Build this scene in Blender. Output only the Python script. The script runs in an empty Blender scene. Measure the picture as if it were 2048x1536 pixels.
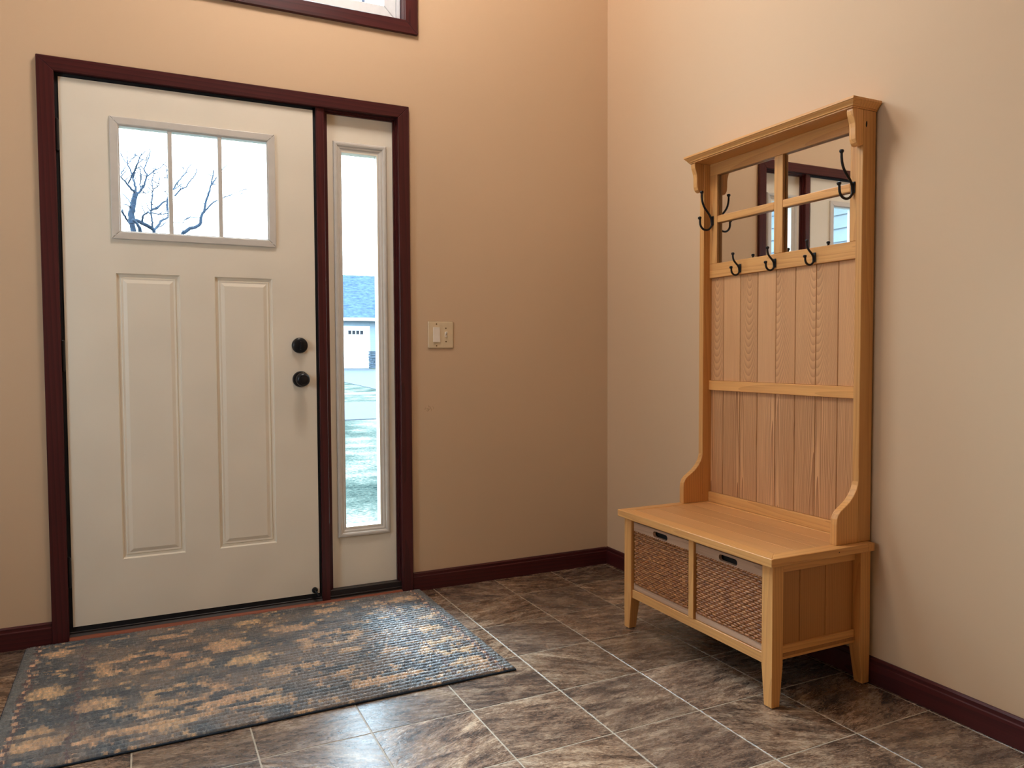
import bpy, bmesh, math, random
import numpy as np
from mathutils import Vector, Matrix

random.seed(7)
SC = bpy.context.scene
COL = SC.collection

# ------------------------------------------------------------------ camera
cam_d = bpy.data.cameras.new('camera')
cam = bpy.data.objects.new('camera', cam_d)
COL.objects.link(cam)
_r = Vector((0.900560857, -0.434705624, -0.004600421))
_u = Vector((0.021559020, 0.034088660, 0.999186255))
_f = Vector((0.434195062, 0.899927210, -0.040070740))
CAM = Vector((-2.08255, -3.21172, 1.06165))
m = Matrix((_r, _u, -_f)).transposed().to_4x4()
m.translation = CAM
cam.matrix_world = m
cam_d.sensor_fit = 'HORIZONTAL'
cam_d.sensor_width = 36.0
cam_d.lens = 1511.67 / 2048 * 36.0
cam_d.clip_start = 0.02
cam_d.clip_end = 300
SC.camera = cam

# ------------------------------------------------------------------ view, world, lights
SC.view_settings.view_transform = 'Standard'
SC.view_settings.look = 'None'
SC.view_settings.gamma = 1
SC.view_settings.use_curve_mapping = False
SC.view_settings.exposure = 0.2
try:
    SC.cycles.use_denoising = True
    SC.cycles.sample_clamp_indirect = 6.0
    SC.cycles.max_bounces = 6
    SC.cycles.diffuse_bounces = 3
    SC.cycles.glossy_bounces = 3
    SC.cycles.transparent_max_bounces = 8
    SC.cycles.caustics_reflective = False
    SC.cycles.caustics_refractive = False
except Exception:
    pass
W = bpy.data.worlds.new('overcast_sky')
SC.world = W
W.use_nodes = True
SKY = 14.5
bg = W.node_tree.nodes['Background']
bg.inputs[0].default_value = (0.66, 0.85, 1.0, 1)
bg.inputs[1].default_value = SKY
sun_d = bpy.data.lights.new('hazy_sun', 'SUN')       # sun behind thin cloud: broad and soft
sun_d.energy = 22.0
sun_d.angle = math.radians(32)
sun_d.color = (0.62, 0.82, 1.0)
sun = bpy.data.objects.new('hazy_sun', sun_d)
sun.rotation_euler = Vector((0.16, -0.74, -0.65)).to_track_quat('-Z', 'Y').to_euler()
sun.location = (-3, 14, 13)
COL.objects.link(sun)
LAMP_POWER = 670.0
LAMP_COLOR = (1.0, 0.90, 0.82)

def portal(name, loc, sx, sy, rot):
    d = bpy.data.lights.new(name, 'AREA')
    d.shape = 'RECTANGLE'; d.size = sx; d.size_y = sy
    d.cycles.is_portal = True
    o = bpy.data.objects.new(name, d)
    o.location = loc; o.rotation_euler = rot
    COL.objects.link(o)
portal('daylight_portal_upper', (-1.75, 0.16, 3.1), 1.5, 1.3, (-math.pi/2, 0, 0))
portal('daylight_portal_sidelite', (-1.245, 0.16, 1.1), 0.2, 1.7, (-math.pi/2, 0, 0))
portal('daylight_portal_door', (-1.895, 0.16, 1.72), 0.6, 0.45, (-math.pi/2, 0, 0))
portal('daylight_portal_left', (-3.86, -1.4, 1.4), 0.86, 0.66, (0, -math.pi/2, 0))  # sky sampling for the added left window

# ------------------------------------------------------------------ node helpers
class NT:
    def __init__(s, name, rough=0.5, spec=0.5):
        s.m = bpy.data.materials.new(name); s.m.use_nodes = True
        s.t = s.m.node_tree; s.n = s.t.nodes; s.n.clear()
        s.out = s.n.new('ShaderNodeOutputMaterial')
        s.b = s.n.new('ShaderNodeBsdfPrincipled')
        s.t.links.new(s.b.outputs[0], s.out.inputs[0])
        s.b.inputs['Roughness'].default_value = rough
        s.b.inputs['Specular IOR Level'].default_value = spec
    def link(s, v, sock):
        if hasattr(v, 'is_output'): s.t.links.new(v, sock)
        else: sock.default_value = v
    def set(s, key, v): s.link(v, s.b.inputs[key])
    def math(s, op, a, b=0.0, c=None):
        n = s.n.new('ShaderNodeMath'); n.operation = op
        s.link(a, n.inputs[0]); s.link(b, n.inputs[1])
        if c is not None: s.link(c, n.inputs[2])
        return n.outputs[0]
    def vmath(s, op, a, b):
        n = s.n.new('ShaderNodeVectorMath'); n.operation = op
        s.link(a, n.inputs[0]); s.link(b, n.inputs[1])
        return n.outputs[0]
    def coord(s, kind='Object'):
        return s.n.new('ShaderNodeTexCoord').outputs[kind]
    def rand(s):
        return s.n.new('ShaderNodeObjectInfo').outputs['Random']
    def comb(s, x, y, z):
        n = s.n.new('ShaderNodeCombineXYZ')
        for i, v in enumerate((x, y, z)): s.link(v, n.inputs[i])
        return n.outputs[0]
    def sep(s, v):
        n = s.n.new('ShaderNodeSeparateXYZ'); s.link(v, n.inputs[0]); return n.outputs
    def noise(s, v, scale, detail=4, rough=0.5, dist=0.0):
        n = s.n.new('ShaderNodeTexNoise'); s.link(v, n.inputs['Vector'])
        n.inputs['Scale'].default_value = scale; n.inputs['Detail'].default_value = detail
        n.inputs['Roughness'].default_value = rough; n.inputs['Distortion'].default_value = dist
        return n.outputs['Fac']
    def vor(s, v, scale, feat='F1', out='Distance'):
        n = s.n.new('ShaderNodeTexVoronoi'); n.feature = feat; s.link(v, n.inputs['Vector'])
        n.inputs['Scale'].default_value = scale
        return n.outputs[out]
    def ramp(s, fac, stops):
        n = s.n.new('ShaderNodeValToRGB'); s.link(fac, n.inputs[0])
        e = n.color_ramp.elements
        while len(e) < len(stops): e.new(0.5)
        for el, (p, c) in zip(e, stops):
            el.position = p; el.color = (*c, 1) if len(c) == 3 else c
        return n.outputs[0]
    def mix(s, f, a, b, mode='MIX'):
        n = s.n.new('ShaderNodeMix'); n.data_type = 'RGBA'; n.blend_type = mode
        s.link(f, n.inputs[0])
        s.link((*a, 1) if isinstance(a, tuple) and len(a) == 3 else a, n.inputs[6])
        s.link((*b, 1) if isinstance(b, tuple) and len(b) == 3 else b, n.inputs[7])
        return n.outputs[2]
    def bump(s, h, strength=0.3, dist=0.01):
        n = s.n.new('ShaderNodeBump'); s.link(h, n.inputs['Height'])
        n.inputs['Strength'].default_value = strength; n.inputs['Distance'].default_value = dist
        s.t.links.new(n.outputs[0], s.b.inputs['Normal'])

def lin(r, g, b):
    f = lambda c: (c/255/12.92) if c/255 <= 0.04045 else ((c/255+0.055)/1.055)**2.4
    return (f(r), f(g), f(b))

def plain(name, rgb, rough=0.5, spec=0.5, nscale=40, namt=0.12, metal=0.0, bump=0.0):
    t = NT(name, rough, spec)
    c = t.noise(t.coord(), nscale, 3 if namt > 0.1 else 0)
    d = tuple(x*(1-namt) for x in rgb); l = tuple(min(1, x*(1+namt)) for x in rgb)
    t.set('Base Color', t.ramp(c, [(0.3, d), (0.7, l)]))
    t.b.inputs['Metallic'].default_value = metal
    if bump: t.bump(c, bump, 0.002)
    return t.m

def wood(name, axis, dark, light, k=0.08, freq=150.0, contrast=1.0, rough=0.42, fib=0.35, spec=0.4, dmin=0.015, dvar=0.05, tint=0.10, heart=False):
    t = NT(name, rough, spec)
    rnd = t.rand()
    r2 = t.math('FRACT', t.math('MULTIPLY', rnd, 37.7))
    o = t.sep(t.coord())
    al = o[axis]
    ac, dp = [o[i] for i in range(3) if i != axis]
    if axis == 2: ac, dp = o[1], o[0]
    if axis == 1: ac, dp = o[2], o[0]
    if axis == 0: ac, dp = o[1], o[2]
    al2 = t.math('ADD', al, t.math('MULTIPLY', rnd, 9.0))
    nv = t.comb(t.math('MULTIPLY', al2, 2.2), t.math('MULTIPLY', ac, 14.0), t.math('MULTIPLY', dp, 14.0))
    wob = t.math('MULTIPLY', t.math('SUBTRACT', t.noise(nv, 1.0, 3), 0.5), 0.03)
    a = t.math('ADD', t.math('ADD', ac, wob), t.math('MULTIPLY', t.math('SUBTRACT', r2, 0.5), 0.06))
    b = t.math('ADD', t.math('ADD', dp, t.math('MULTIPLY', al, k)), t.math('MULTIPLY_ADD', r2, dvar, dmin))
    if heart:
        hc = t.n.new('ShaderNodeSeparateColor'); t.t.links.new(t.n.new('ShaderNodeObjectInfo').outputs['Color'], hc.inputs[0])
        a = t.math('ADD', t.math('ADD', ac, wob), t.math('MULTIPLY', t.math('SUBTRACT', hc.outputs[0], 0.5), 0.2))
    rr = t.math('SQRT', t.math('ADD', t.math('MULTIPLY', a, a), t.math('MULTIPLY', b, b)))
    ring = t.math('FRACT', t.math('MULTIPLY', rr, freq))
    ring = t.math('POWER', ring, 1.6)
    if heart: ring = t.math('MULTIPLY', ring, hc.outputs[1])
    fv = t.comb(t.math('MULTIPLY', al2, 5.0), t.math('MULTIPLY', ac, 260.0), t.math('MULTIPLY', dp, 260.0))
    fibre = t.noise(fv, 1.0, 3, 0.6)
    big = t.noise(t.comb(t.math('MULTIPLY', al2, 0.8), t.math('MULTIPLY', ac, 9.0), t.math('MULTIPLY', dp, 9.0)), 1.0, 2)
    f = t.math('ADD', t.math('MULTIPLY', ring, 0.55*contrast), t.math('MULTIPLY', t.math('SUBTRACT', fibre, 0.5), fib*1.6))
    f = t.math('ADD', f, t.math('MULTIPLY', t.math('SUBTRACT', big, 0.4), 0.5))
    col = t.ramp(f, [(0.0, light), (0.45, tuple((x+y)/2 for x, y in zip(light, dark))), (1.0, dark)])
    v = t.math('MULTIPLY_ADD', rnd, 2*tint, 1-tint)
    col = t.mix(1.0, col, t.comb(v, v, v), 'MULTIPLY')
    t.set('Base Color', col)
    return t.m

# ------------------------------------------------------------------ materials
HON_L, HON_D = lin(230, 170, 102), lin(186, 118, 60)
BRD_L, BRD_D = lin(222, 168, 118), lin(172, 116, 72)
M = {}
M['oakx'] = wood('honey_oak_grain_x', 0, HON_D, HON_L, k=0.03, freq=90, contrast=0.6)
M['oaky'] = wood('honey_oak_grain_y', 1, HON_D, HON_L, k=0.03, freq=90, contrast=0.6)
M['oakz'] = wood('honey_oak_grain_z', 2, HON_D, HON_L, k=0.03, freq=90, contrast=0.6)
M['board_up'] = wood('cathedral_oak_board', 2, BRD_D, BRD_L, k=-0.11, freq=330, contrast=1.0, fib=0.3, dmin=0.05, dvar=0.03, tint=0.05, heart=True)
M['board_low'] = wood('flame_oak_board', 2, lin(140, 84, 48), BRD_L, k=0.012, freq=210, contrast=1.35, fib=0.4, dmin=0.012, dvar=0.02, tint=0.05, heart=True)
M['seat_plank'] = wood('seat_oak', 1, lin(172, 114, 64), lin(214, 156, 98), k=0.02, freq=150, contrast=0.6, tint=0.06)
M['side_board'] = wood('side_oak', 2, lin(150, 94, 46), lin(190, 130, 72), k=0.02, freq=110, contrast=0.5)
M['greywash'] = wood('grey_washed_basket_wood', 1, lin(148, 110, 86), lin(202, 162, 132), k=0.02, freq=120, contrast=0.6)
RED_D, RED_L = lin(36, 10, 13), lin(80, 31, 32)
M['trimx'] = wood('mahogany_trim_x', 0, RED_D, RED_L, k=0.02, freq=60, contrast=0.7, rough=0.35, tint=0.05)
M['trimy'] = wood('mahogany_trim_y', 1, RED_D, RED_L, k=0.02, freq=60, contrast=0.7, rough=0.35, tint=0.05)
M['trimz'] = wood('mahogany_trim_z', 2, RED_D, RED_L, k=0.02, freq=60, contrast=0.7, rough=0.35, tint=0.05)
M['black'] = plain('oil_rubbed_bronze', lin(26, 26, 30), 0.35, 0.5, metal=0.3)
M['hook'] = plain('black_iron', lin(24, 20, 20), 0.45, 0.5, metal=0.3)
M['bronze'] = plain('dark_threshold', lin(36, 26, 26), 0.4)
M['sillwood'] = wood('red_oak_sill', 0, lin(90, 40, 26), lin(150, 80, 52), k=0.02, freq=60, contrast=0.6)
M['gasket'] = plain('black_weatherstrip', lin(16, 14, 18), 0.7)
M['doorpaint'] = plain('cream_door_paint', lin(246, 234, 214), 0.42, 0.4, nscale=6, namt=0.02)
M['vinyl'] = plain('white_vinyl_frame', lin(216, 208, 198), 0.4, 0.4, namt=0.02)
M['whitevinyl'] = plain('white_sash', lin(238, 240, 242), 0.4, 0.4, namt=0.02)
M['grille'] = plain('backlit_white_grille', lin(120, 140, 168), 0.5, 0.3, namt=0.02)  # white grille tinted blue-grey: its backlit tone is put into the colour
M['ivory'] = plain('ivory_plastic', lin(226, 202, 164), 0.35, 0.5, namt=0.02)
M['whiteplastic'] = plain('white_plastic', lin(240, 226, 208), 0.3, 0.5, namt=0.02)
M['screw'] = plain('brass_screw', lin(120, 88, 50), 0.35, 0.5, metal=0.8)
M['dark'] = plain('cavity_shade_and_knot', lin(24, 18, 14), 0.9)  # near-black: painted shade behind the basket weave, also the wood knots
M['grout'] = plain('grey_beige_grout', lin(182, 166, 144), 0.45, 0.5, nscale=120, namt=0.1)
M['ceil'] = plain('ceiling_white', lin(235, 228, 216), 0.9, namt=0.02)
M['rugedge'] = plain('navy_rug_binding', lin(30, 44, 58), 0.9, nscale=200, namt=0.25)
M['cable'] = plain('black_cable', lin(22, 22, 22), 0.5)

# wall paint with faint roller texture and one scuff
t = NT('tan_wall_paint', 0.72, 0.25)
co = t.coord()
n2 = t.noise(co, 1.2, 0)
WALL = lin(216, 184, 150)
colr = t.ramp(n2, [(0.3, tuple(x*0.97 for x in WALL)), (0.7, tuple(min(1, x*1.03) for x in WALL))])
d = t.vmath('SUBTRACT', co, (-0.947, 0.0, 0.8175))
ds = t.sep(d)
e2 = t.math('ADD', t.math('POWER', t.math('MULTIPLY', ds[0], 45), 2), t.math('POWER', t.math('MULTIPLY', ds[2], 70), 2))
sc_ = t.math('MULTIPLY', t.math('GREATER_THAN', 1.0, e2), t.math('GREATER_THAN', t.noise(co, 90, 1), 0.55))
t.set('Base Color', t.mix(t.math('MULTIPLY', sc_, 0.35), colr, lin(150, 112, 80)))
M['wall'] = t.m

# slate look floor tile; every tile shows its own part of the pattern
t = NT('slate_vinyl_tile', 0.36, 0.5)
rnd = t.rand()
co = t.vmath('ADD', t.coord(), t.comb(t.math('MULTIPLY', rnd, 31.0), t.math('MULTIPLY', rnd, 57.0), t.math('MULTIPLY', rnd, 5.0)))
s_ = t.sep(co)
ang = t.math('MULTIPLY_ADD', t.math('FRACT', t.math('MULTIPLY', rnd, 23.1)), 1.3, -0.75)
ca_, sa_ = t.math('COSINE', ang), t.math('SINE', ang)
xr = t.math('ADD', t.math('MULTIPLY', s_[0], ca_), t.math('MULTIPLY', s_[1], sa_))
yr = t.math('SUBTRACT', t.math('MULTIPLY', s_[1], ca_), t.math('MULTIPLY', s_[0], sa_))
st = t.comb(t.math('MULTIPLY', xr, 0.33), yr, s_[2])
big = t.noise(st, 13, 2, 0.55, 0.8)
mid = t.noise(st, 46, 5, 0.8, 0.3)
fine = t.noise(st, 260, 2, 0.8)
f = t.math('ADD', t.math('MULTIPLY', big, 0.46), t.math('ADD', t.math('MULTIPLY', mid, 0.54), t.math('MULTIPLY', t.math('SUBTRACT', fine, 0.5), 0.55)))
colr = t.ramp(f, [(0.34, lin(40, 31, 27)), (0.43, lin(84, 66, 53)), (0.50, lin(118, 95, 77)), (0.57, lin(148, 126, 104)), (0.69, lin(198, 178, 152))])
hue = t.noise(co, 11, 2)
colr = t.mix(t.math('MULTIPLY', hue, 0.55), colr, t.mix(1.0, colr, (1.35, 0.95, 0.66), 'MULTIPLY'))
r3 = t.math('FRACT', t.math('MULTIPLY', rnd, 13.3))
colr = t.mix(t.math('MULTIPLY', r3, 0.28), colr, lin(100, 92, 88))
v = t.math('MULTIPLY_ADD', t.math('FRACT', t.math('MULTIPLY', rnd, 71.3)), 0.45, 0.72)
t.set('Base Color', t.mix(1.0, colr, t.comb(v, v, v), 'MULTIPLY'))
t.b.inputs['Specular IOR Level'].default_value = 0.85
t.set('Roughness', t.math('MULTIPLY_ADD', mid, 0.2, 0.17))
t.bump(t.math('ADD', mid, t.math('MULTIPLY', fine, 0.2)), 0.3, 0.005)
M['tile'] = t.m

# wicker
t = NT('brown_wicker', 0.42, 0.5)
co = t.coord()
s_ = t.sep(co)
n = t.noise(t.comb(t.math('MULTIPLY', s_[0], 1), t.math('MULTIPLY', s_[1], 0.6), t.math('MULTIPLY', s_[2], 3)), 45, 3)
t.set('Base Color', t.ramp(n, [(0.25, lin(100, 54, 24)), (0.5, lin(154, 94, 46)), (0.75, lin(196, 136, 80))]))
M['wicker'] = t.m

# rug pile: yarn colour is stored per tuft in the mesh
t = NT('rug_pile', 0.46, 0.9)
a = t.n.new('ShaderNodeVertexColor'); a.layer_name = 'yarn'
n = t.noise(t.coord(), 420, 1)
v = t.math('MULTIPLY_ADD', n, 0.9, 0.55)
t.set('Base Color', t.mix(1.0, a.outputs[0], t.comb(v, v, v), 'MULTIPLY'))
t.b.inputs['Sheen Weight'].default_value = 0.35
t.b.inputs['Sheen Roughness'].default_value = 0.4
t.b.inputs['Coat Weight'].default_value = 0.3
t.b.inputs['Coat Roughness'].default_value = 0.38
t.bump(n, 0.6, 0.004)
M['rug'] = t.m

# mirror
t = NT('mirror_silver', 0.015, 0.5)
n = t.noise(t.coord(), 3, 1)
t.set('Base Color', t.ramp(n, [(0, (0.86, 0.87, 0.86)), (1, (0.9, 0.9, 0.89))]))
t.b.inputs['Metallic'].default_value = 1.0
M['mirror'] = t.m

# clear window glass: lets light straight through, reflects a little
t = NT('window_glass', 0.0)
t.n.remove(t.b)
tr = t.n.new('ShaderNodeBsdfTransparent'); tr.inputs[0].default_value = (0.96, 0.98, 0.98, 1)
gl = t.n.new('ShaderNodeBsdfGlossy'); gl.inputs['Roughness'].default_value = 0.01
lw = t.n.new('ShaderNodeLayerWeight'); lw.inputs[0].default_value = 0.5
fac = t.math('MULTIPLY_ADD', t.math('POWER', lw.outputs['Facing'], 5.0), 0.9, 0.04)
mx = t.n.new('ShaderNodeMixShader')
t.t.links.new(fac, mx.inputs[0]); t.t.links.new(tr.outputs[0], mx.inputs[1]); t.t.links.new(gl.outputs[0], mx.inputs[2])
t.t.links.new(mx.outputs[0], t.out.inputs[0])
M['glass'] = t.m

# lamp globe
t = NT('frosted_lamp_globe', 0.4)
n = t.noise(t.coord(), 5, 1)
t.set('Base Color', t.ramp(n, [(0, (0.9, 0.85, 0.78)), (1, (0.95, 0.9, 0.84))]))
t.set('Emission Color', (*LAMP_COLOR, 1))
t.b.inputs['Emission Strength'].default_value = 1.5
M['globe'] = t.m

# outdoors
t = NT('winter_lawn', 0.95, 0.0)
co = t.coord()
n1 = t.noise(co, 1.3, 3, 0.6); n2 = t.noise(co, 26, 4, 0.75)
f = t.math('ADD', t.math('MULTIPLY', n1, 0.5), t.math('MULTIPLY', n2, 0.5))
t.set('Base Color', t.ramp(f, [(0.35, lin(26, 37, 36)), (0.5, lin(64, 73, 68)), (0.65, lin(118, 115, 108))]))
t.bump(n2, 0.8, 0.05)
M['lawn'] = t.m
M['asphalt'] = plain('grey_asphalt', lin(66, 72, 78), 0.9, 0.02, nscale=30, namt=0.1)
M['concrete'] = plain('pale_concrete', lin(120, 120, 118), 0.9, 0.02, nscale=12, namt=0.06)
t = NT('blue_grey_shingles', 0.9, 0.0)
co = t.coord(); s_ = t.sep(co)
n = t.noise(t.comb(t.math('MULTIPLY', s_[0], 3), s_[1], t.math('MULTIPLY', s_[2], 9)), 1.5, 4, 0.7)
t.set('Base Color', t.ramp(n, [(0.3, lin(38, 50, 64)), (0.7, lin(66, 82, 98))]))
M['shingle'] = t.m
M['siding'] = plain('pale_lap_siding', lin(104, 116, 124), 0.7, 0.02, nscale=4, namt=0.03)
M['whitepaint'] = plain('white_exterior_paint', lin(236, 238, 240), 0.6, 0.02, nscale=4, namt=0.02)
M['stone'] = plain('grey_stone', lin(60, 70, 80), 0.9, 0.02, nscale=14, namt=0.35, bump=0.5)
M['darkglass'] = plain('dark_garage_glass', lin(6, 14, 26), 0.5, 0.2, namt=0.1)
M['bark'] = plain('grey_bark', lin(30, 42, 56), 0.95, 0.2, nscale=9, namt=0.3, bump=0.6)

# ------------------------------------------------------------------ geometry helpers
class MB:
    """collects shapes in one bmesh; build() links them as one object"""
    def __init__(s): s.bm = bmesh.new()
    def box(s, x0, x1, y0, y1, z0, z1, bev=0.0, seg=1):
        b = bmesh.new()
        bmesh.ops.create_cube(b, size=1.0)
        for v in b.verts:
            v.co = Vector(((x0+x1)/2 + v.co.x*(x1-x0), (y0+y1)/2 + v.co.y*(y1-y0), (z0+z1)/2 + v.co.z*(z1-z0)))
        if bev > 0:
            bmesh.ops.bevel(b, geom=list(b.edges), offset=bev, segments=seg, profile=0.5, affect='EDGES')
        s.merge(b); return s
    def merge(s, b):
        me = bpy.data.meshes.new('tmp'); b.to_mesh(me); b.free()
        s.bm.from_mesh(me); bpy.data.meshes.remove(me)
    def prism(s, pts, axis, a0, a1, bev=0.0, seg=1):
        """pts: 2D polygon in the two other axes (order x,y,z without axis), extruded along axis"""
        b = bmesh.new()
        def P(p, a):
            c = [0, 0, 0]; o = [i for i in range(3) if i != axis]
            c[o[0]], c[o[1]], c[axis] = p[0], p[1], a
            return c
        lo = [b.verts.new(P(p, a0)) for p in pts]; hi = [b.verts.new(P(p, a1)) for p in pts]
        n = len(pts)
        b.faces.new(lo); b.faces.new(hi)
        for i in range(n): b.faces.new((lo[i], lo[(i+1) % n], hi[(i+1) % n], hi[i]))
        bmesh.ops.recalc_face_normals(b, faces=list(b.faces))
        if bev > 0:
            ed = [e for e in b.edges if len(e.link_faces) == 2 and e.calc_face_angle(0) > 0.6]
            bmesh.ops.bevel(b, geom=ed, offset=bev, segments=seg, profile=0.5, affect='EDGES')
        s.merge(b); return s
    def tube(s, path, radii, seg=8, cap=True):
        b = s.bm; rings = []
        path = [Vector(p) for p in path]
        if not hasattr(radii, '__len__'): radii = [radii]*len(path)
        prev = None
        for i, p in enumerate(path):
            t_ = (path[min(i+1, len(path)-1)] - path[max(i-1, 0)]).normalized()
            if prev is None:
                ref = Vector((0, 0, 1)) if abs(t_.z) < 0.9 else Vector((0, 1, 0))
                x = t_.cross(ref).normalized()
            else:
                x = (prev - t_*prev.dot(t_)).normalized()
            prev = x
            y = t_.cross(x)
            rings.append([b.verts.new(p + (x*math.cos(2*math.pi*k/seg) + y*math.sin(2*math.pi*k/seg))*radii[i]) for k in range(seg)])
        for r0, r1 in zip(rings, rings[1:]):
            for k in range(seg): b.faces.new((r0[k], r0[(k+1) % seg], r1[(k+1) % seg], r1[k]))
        if cap:
            b.faces.new(rings[0][::-1]); b.faces.new(rings[-1])
        return s
    def lathe(s, prof, center, axis, seg=24):
        """prof: list of (radius, distance along axis)"""
        ax = Vector(axis).normalized()
        ref = Vector((0, 0, 1)) if abs(ax.z) < 0.9 else Vector((1, 0, 0))
        x = ax.cross(ref).normalized(); y = ax.cross(x); c = Vector(center)
        rings = []
        for r, d in prof:
            rings.append([s.bm.verts.new(c + ax*d + (x*math.cos(2*math.pi*k/seg) + y*math.sin(2*math.pi*k/seg))*max(r, 1e-4)) for k in range(seg)])
        for r0, r1 in zip(rings, rings[1:]):
            for k in range(seg): s.bm.faces.new((r0[k], r0[(k+1) % seg], r1[(k+1) % seg], r1[k]))
        s.bm.faces.new(rings[0][::-1]); s.bm.faces.new(rings[-1])
        return s
    def ball(s, c, r, seg=12, sz=1.0):
        pr = [(r*math.sin(math.pi*i/8), -r*sz*math.cos(math.pi*i/8)) for i in range(9)]
        return s.lathe(pr, c, (0, 0, 1), seg)
    def build(s, name, mat, parent=None, smooth=False, origin=None):
        bmesh.ops.recalc_face_normals(s.bm, faces=list(s.bm.faces))
        vs = [v.co for v in s.bm.verts]
        lo = Vector([min(v[i] for v in vs) for i in range(3)]); hi = Vector([max(v[i] for v in vs) for i in range(3)])
        c = Vector(origin) if origin is not None else (lo+hi)/2
        bmesh.ops.translate(s.bm, verts=list(s.bm.verts), vec=-c)
        me = bpy.data.meshes.new(name); s.bm.to_mesh(me); s.bm.free()
        me.materials.append(M[mat] if isinstance(mat, str) else mat)
        if smooth:
            me.polygons.foreach_set('use_smooth', [True]*len(me.polygons))
            try: me.set_sharp_from_angle(angle=math.radians(40))
            except Exception: pass
        o = bpy.data.objects.new(name, me); COL.objects.link(o)
        place(o, c, parent)
        return o

def wloc(o):
    v = Vector(o.location)
    while o.parent: o = o.parent; v = v + Vector(o.location)
    return v
def place(o, world, parent):
    if parent is not None:
        o.parent = parent
        o.location = Vector(world) - wloc(parent)
    else:
        o.location = world
def tag(o, label=None, cat=None, group=None, kind=None):
    if label: o['label'] = label
    if cat: o['category'] = cat
    if group: o['group'] = group
    if kind: o['kind'] = kind
    return o
def empty(name, loc, **k):
    o = bpy.data.objects.new(name, None); o.empty_display_size = 0.05
    COL.objects.link(o); o.location = loc
    return tag(o, **k)
def copy_tree(o, parent=None, world=None):
    c = o.copy(); COL.objects.link(c)
    if parent is not None: c.parent = parent
    if world is not None: place(c, world, parent)
    for ch in [q for q in list(bpy.data.objects) if q.parent is o]:
        copy_tree(ch, c)
    return c

def sheet_with_holes(mb, x0, x1, z0, z1, holes, y0, y1):
    """a wall slab in the xz plane between y0 (front) and y1 (back) with rectangular holes, reveals closed"""
    xs = sorted({x0, x1, *[h[0] for h in holes], *[h[1] for h in holes]})
    zs = sorted({z0, z1, *[h[2] for h in holes], *[h[3] for h in holes]})
    inside = lambda x, z: any(h[0] < x < h[1] and h[2] < z < h[3] for h in holes)
    cell = {}
    for i in range(len(xs)-1):
        for j in range(len(zs)-1):
            cell[i, j] = not inside((xs[i]+xs[i+1])/2, (zs[j]+zs[j+1])/2)
    vv = {}
    def V(x, y, z):
        k = (round(x, 6), round(y, 6), round(z, 6))
        if k not in vv: vv[k] = mb.bm.verts.new(k)
        return vv[k]
    def F(*p): mb.bm.faces.new([V(*q) for q in p])
    for (i, j), s in cell.items():
        if not s: continue
        a, b, c, d = xs[i], xs[i+1], zs[j], zs[j+1]
        F((a, y0, c), (b, y0, c), (b, y0, d), (a, y0, d))
        F((a, y1, d), (b, y1, d), (b, y1, c), (a, y1, c))
        for di, dj, q in ((-1, 0, (a, a, c, d)), (1, 0, (b, b, c, d)), (0, -1, (a, b, c, c)), (0, 1, (a, b, d, d))):
            if not cell.get((i+di, j+dj), False):
                if q[0] == q[1]: F((q[0], y0, c), (q[0], y0, d), (q[0], y1, d), (q[0], y1, c))
                else: F((a, y0, q[2]), (b, y0, q[2]), (b, y1, q[2]), (a, y1, q[2]))

# ================================================================== THE ROOM
RX0, RY0, CEIL = -3.7, -6.0, 4.6
JX0, JX1, JZ = -2.363, -1.083, 2.0855          # inside edges of the door casing
UX0, UX1, UZ0, UZ1 = -2.46, -1.044, 2.509, 3.75  # upper window inside edges

mb = MB(); sheet_with_holes(mb, RX0, 0.0, -0.02, CEIL, [(JX0-0.02, JX1+0.02, -0.02, JZ+0.02), (UX0-0.01, UX1+0.01, UZ0-0.01, UZ1+0.01)], 0.0, 0.15)
tag(mb.build('wall_back', 'wall', origin=(0, 0, 0)), 'tan painted wall around the front door', kind='structure')
mb = MB().box(0, 0.15, RY0-0.15, 0.15, -0.02, CEIL)
tag(mb.build('wall_right', 'wall', origin=(0, 0, 0)), 'tan painted wall behind the oak hall tree', kind='structure')
LW = (-1.73, -1.07, 0.97, 1.83)                    # added fill daylight window in the left wall: y0, y1, z0, z1
mb = MB(); sheet_with_holes(mb, RY0-0.15, 0.15, -0.02, CEIL, [LW], 0.0, 0.15)
for v in mb.bm.verts: v.co = Vector((RX0-v.co.y, v.co.x, v.co.z))
tag(mb.build('wall_left', 'wall', origin=(0, 0, 0)), kind='structure')
mb = MB().box(RX0, 0.0, RY0-0.15, RY0, -0.02, CEIL)
tag(mb.build('wall_rear', 'wall', origin=(0, 0, 0)), kind='structure')
mb = MB().box(RX0-0.15, 0.15, RY0-0.15, 0.15, CEIL, CEIL+0.1)
tag(mb.build('ceiling', 'ceil'), kind='structure')

# unseen window added in the left wall to bring in side daylight
w = empty('added_window_3', (RX0, -1.4, 0.9), label='unseen window added in the left wall for fill daylight', kind='structure')
mb = MB()
for a in ((-1.73, -1.69, 0.97, 1.83), (-1.11, -1.07, 0.97, 1.83), (-1.69, -1.11, 0.97, 1.01), (-1.69, -1.11, 1.79, 1.83)):
    mb.box(RX0-0.11, RX0-0.05, a[0], a[1], a[2], a[3])
mb.build('window_frame', 'whitevinyl', w)
MB().box(RX0-0.085, RX0-0.079, -1.69, -1.11, 1.01, 1.79).build('pane', 'glass', w)

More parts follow.
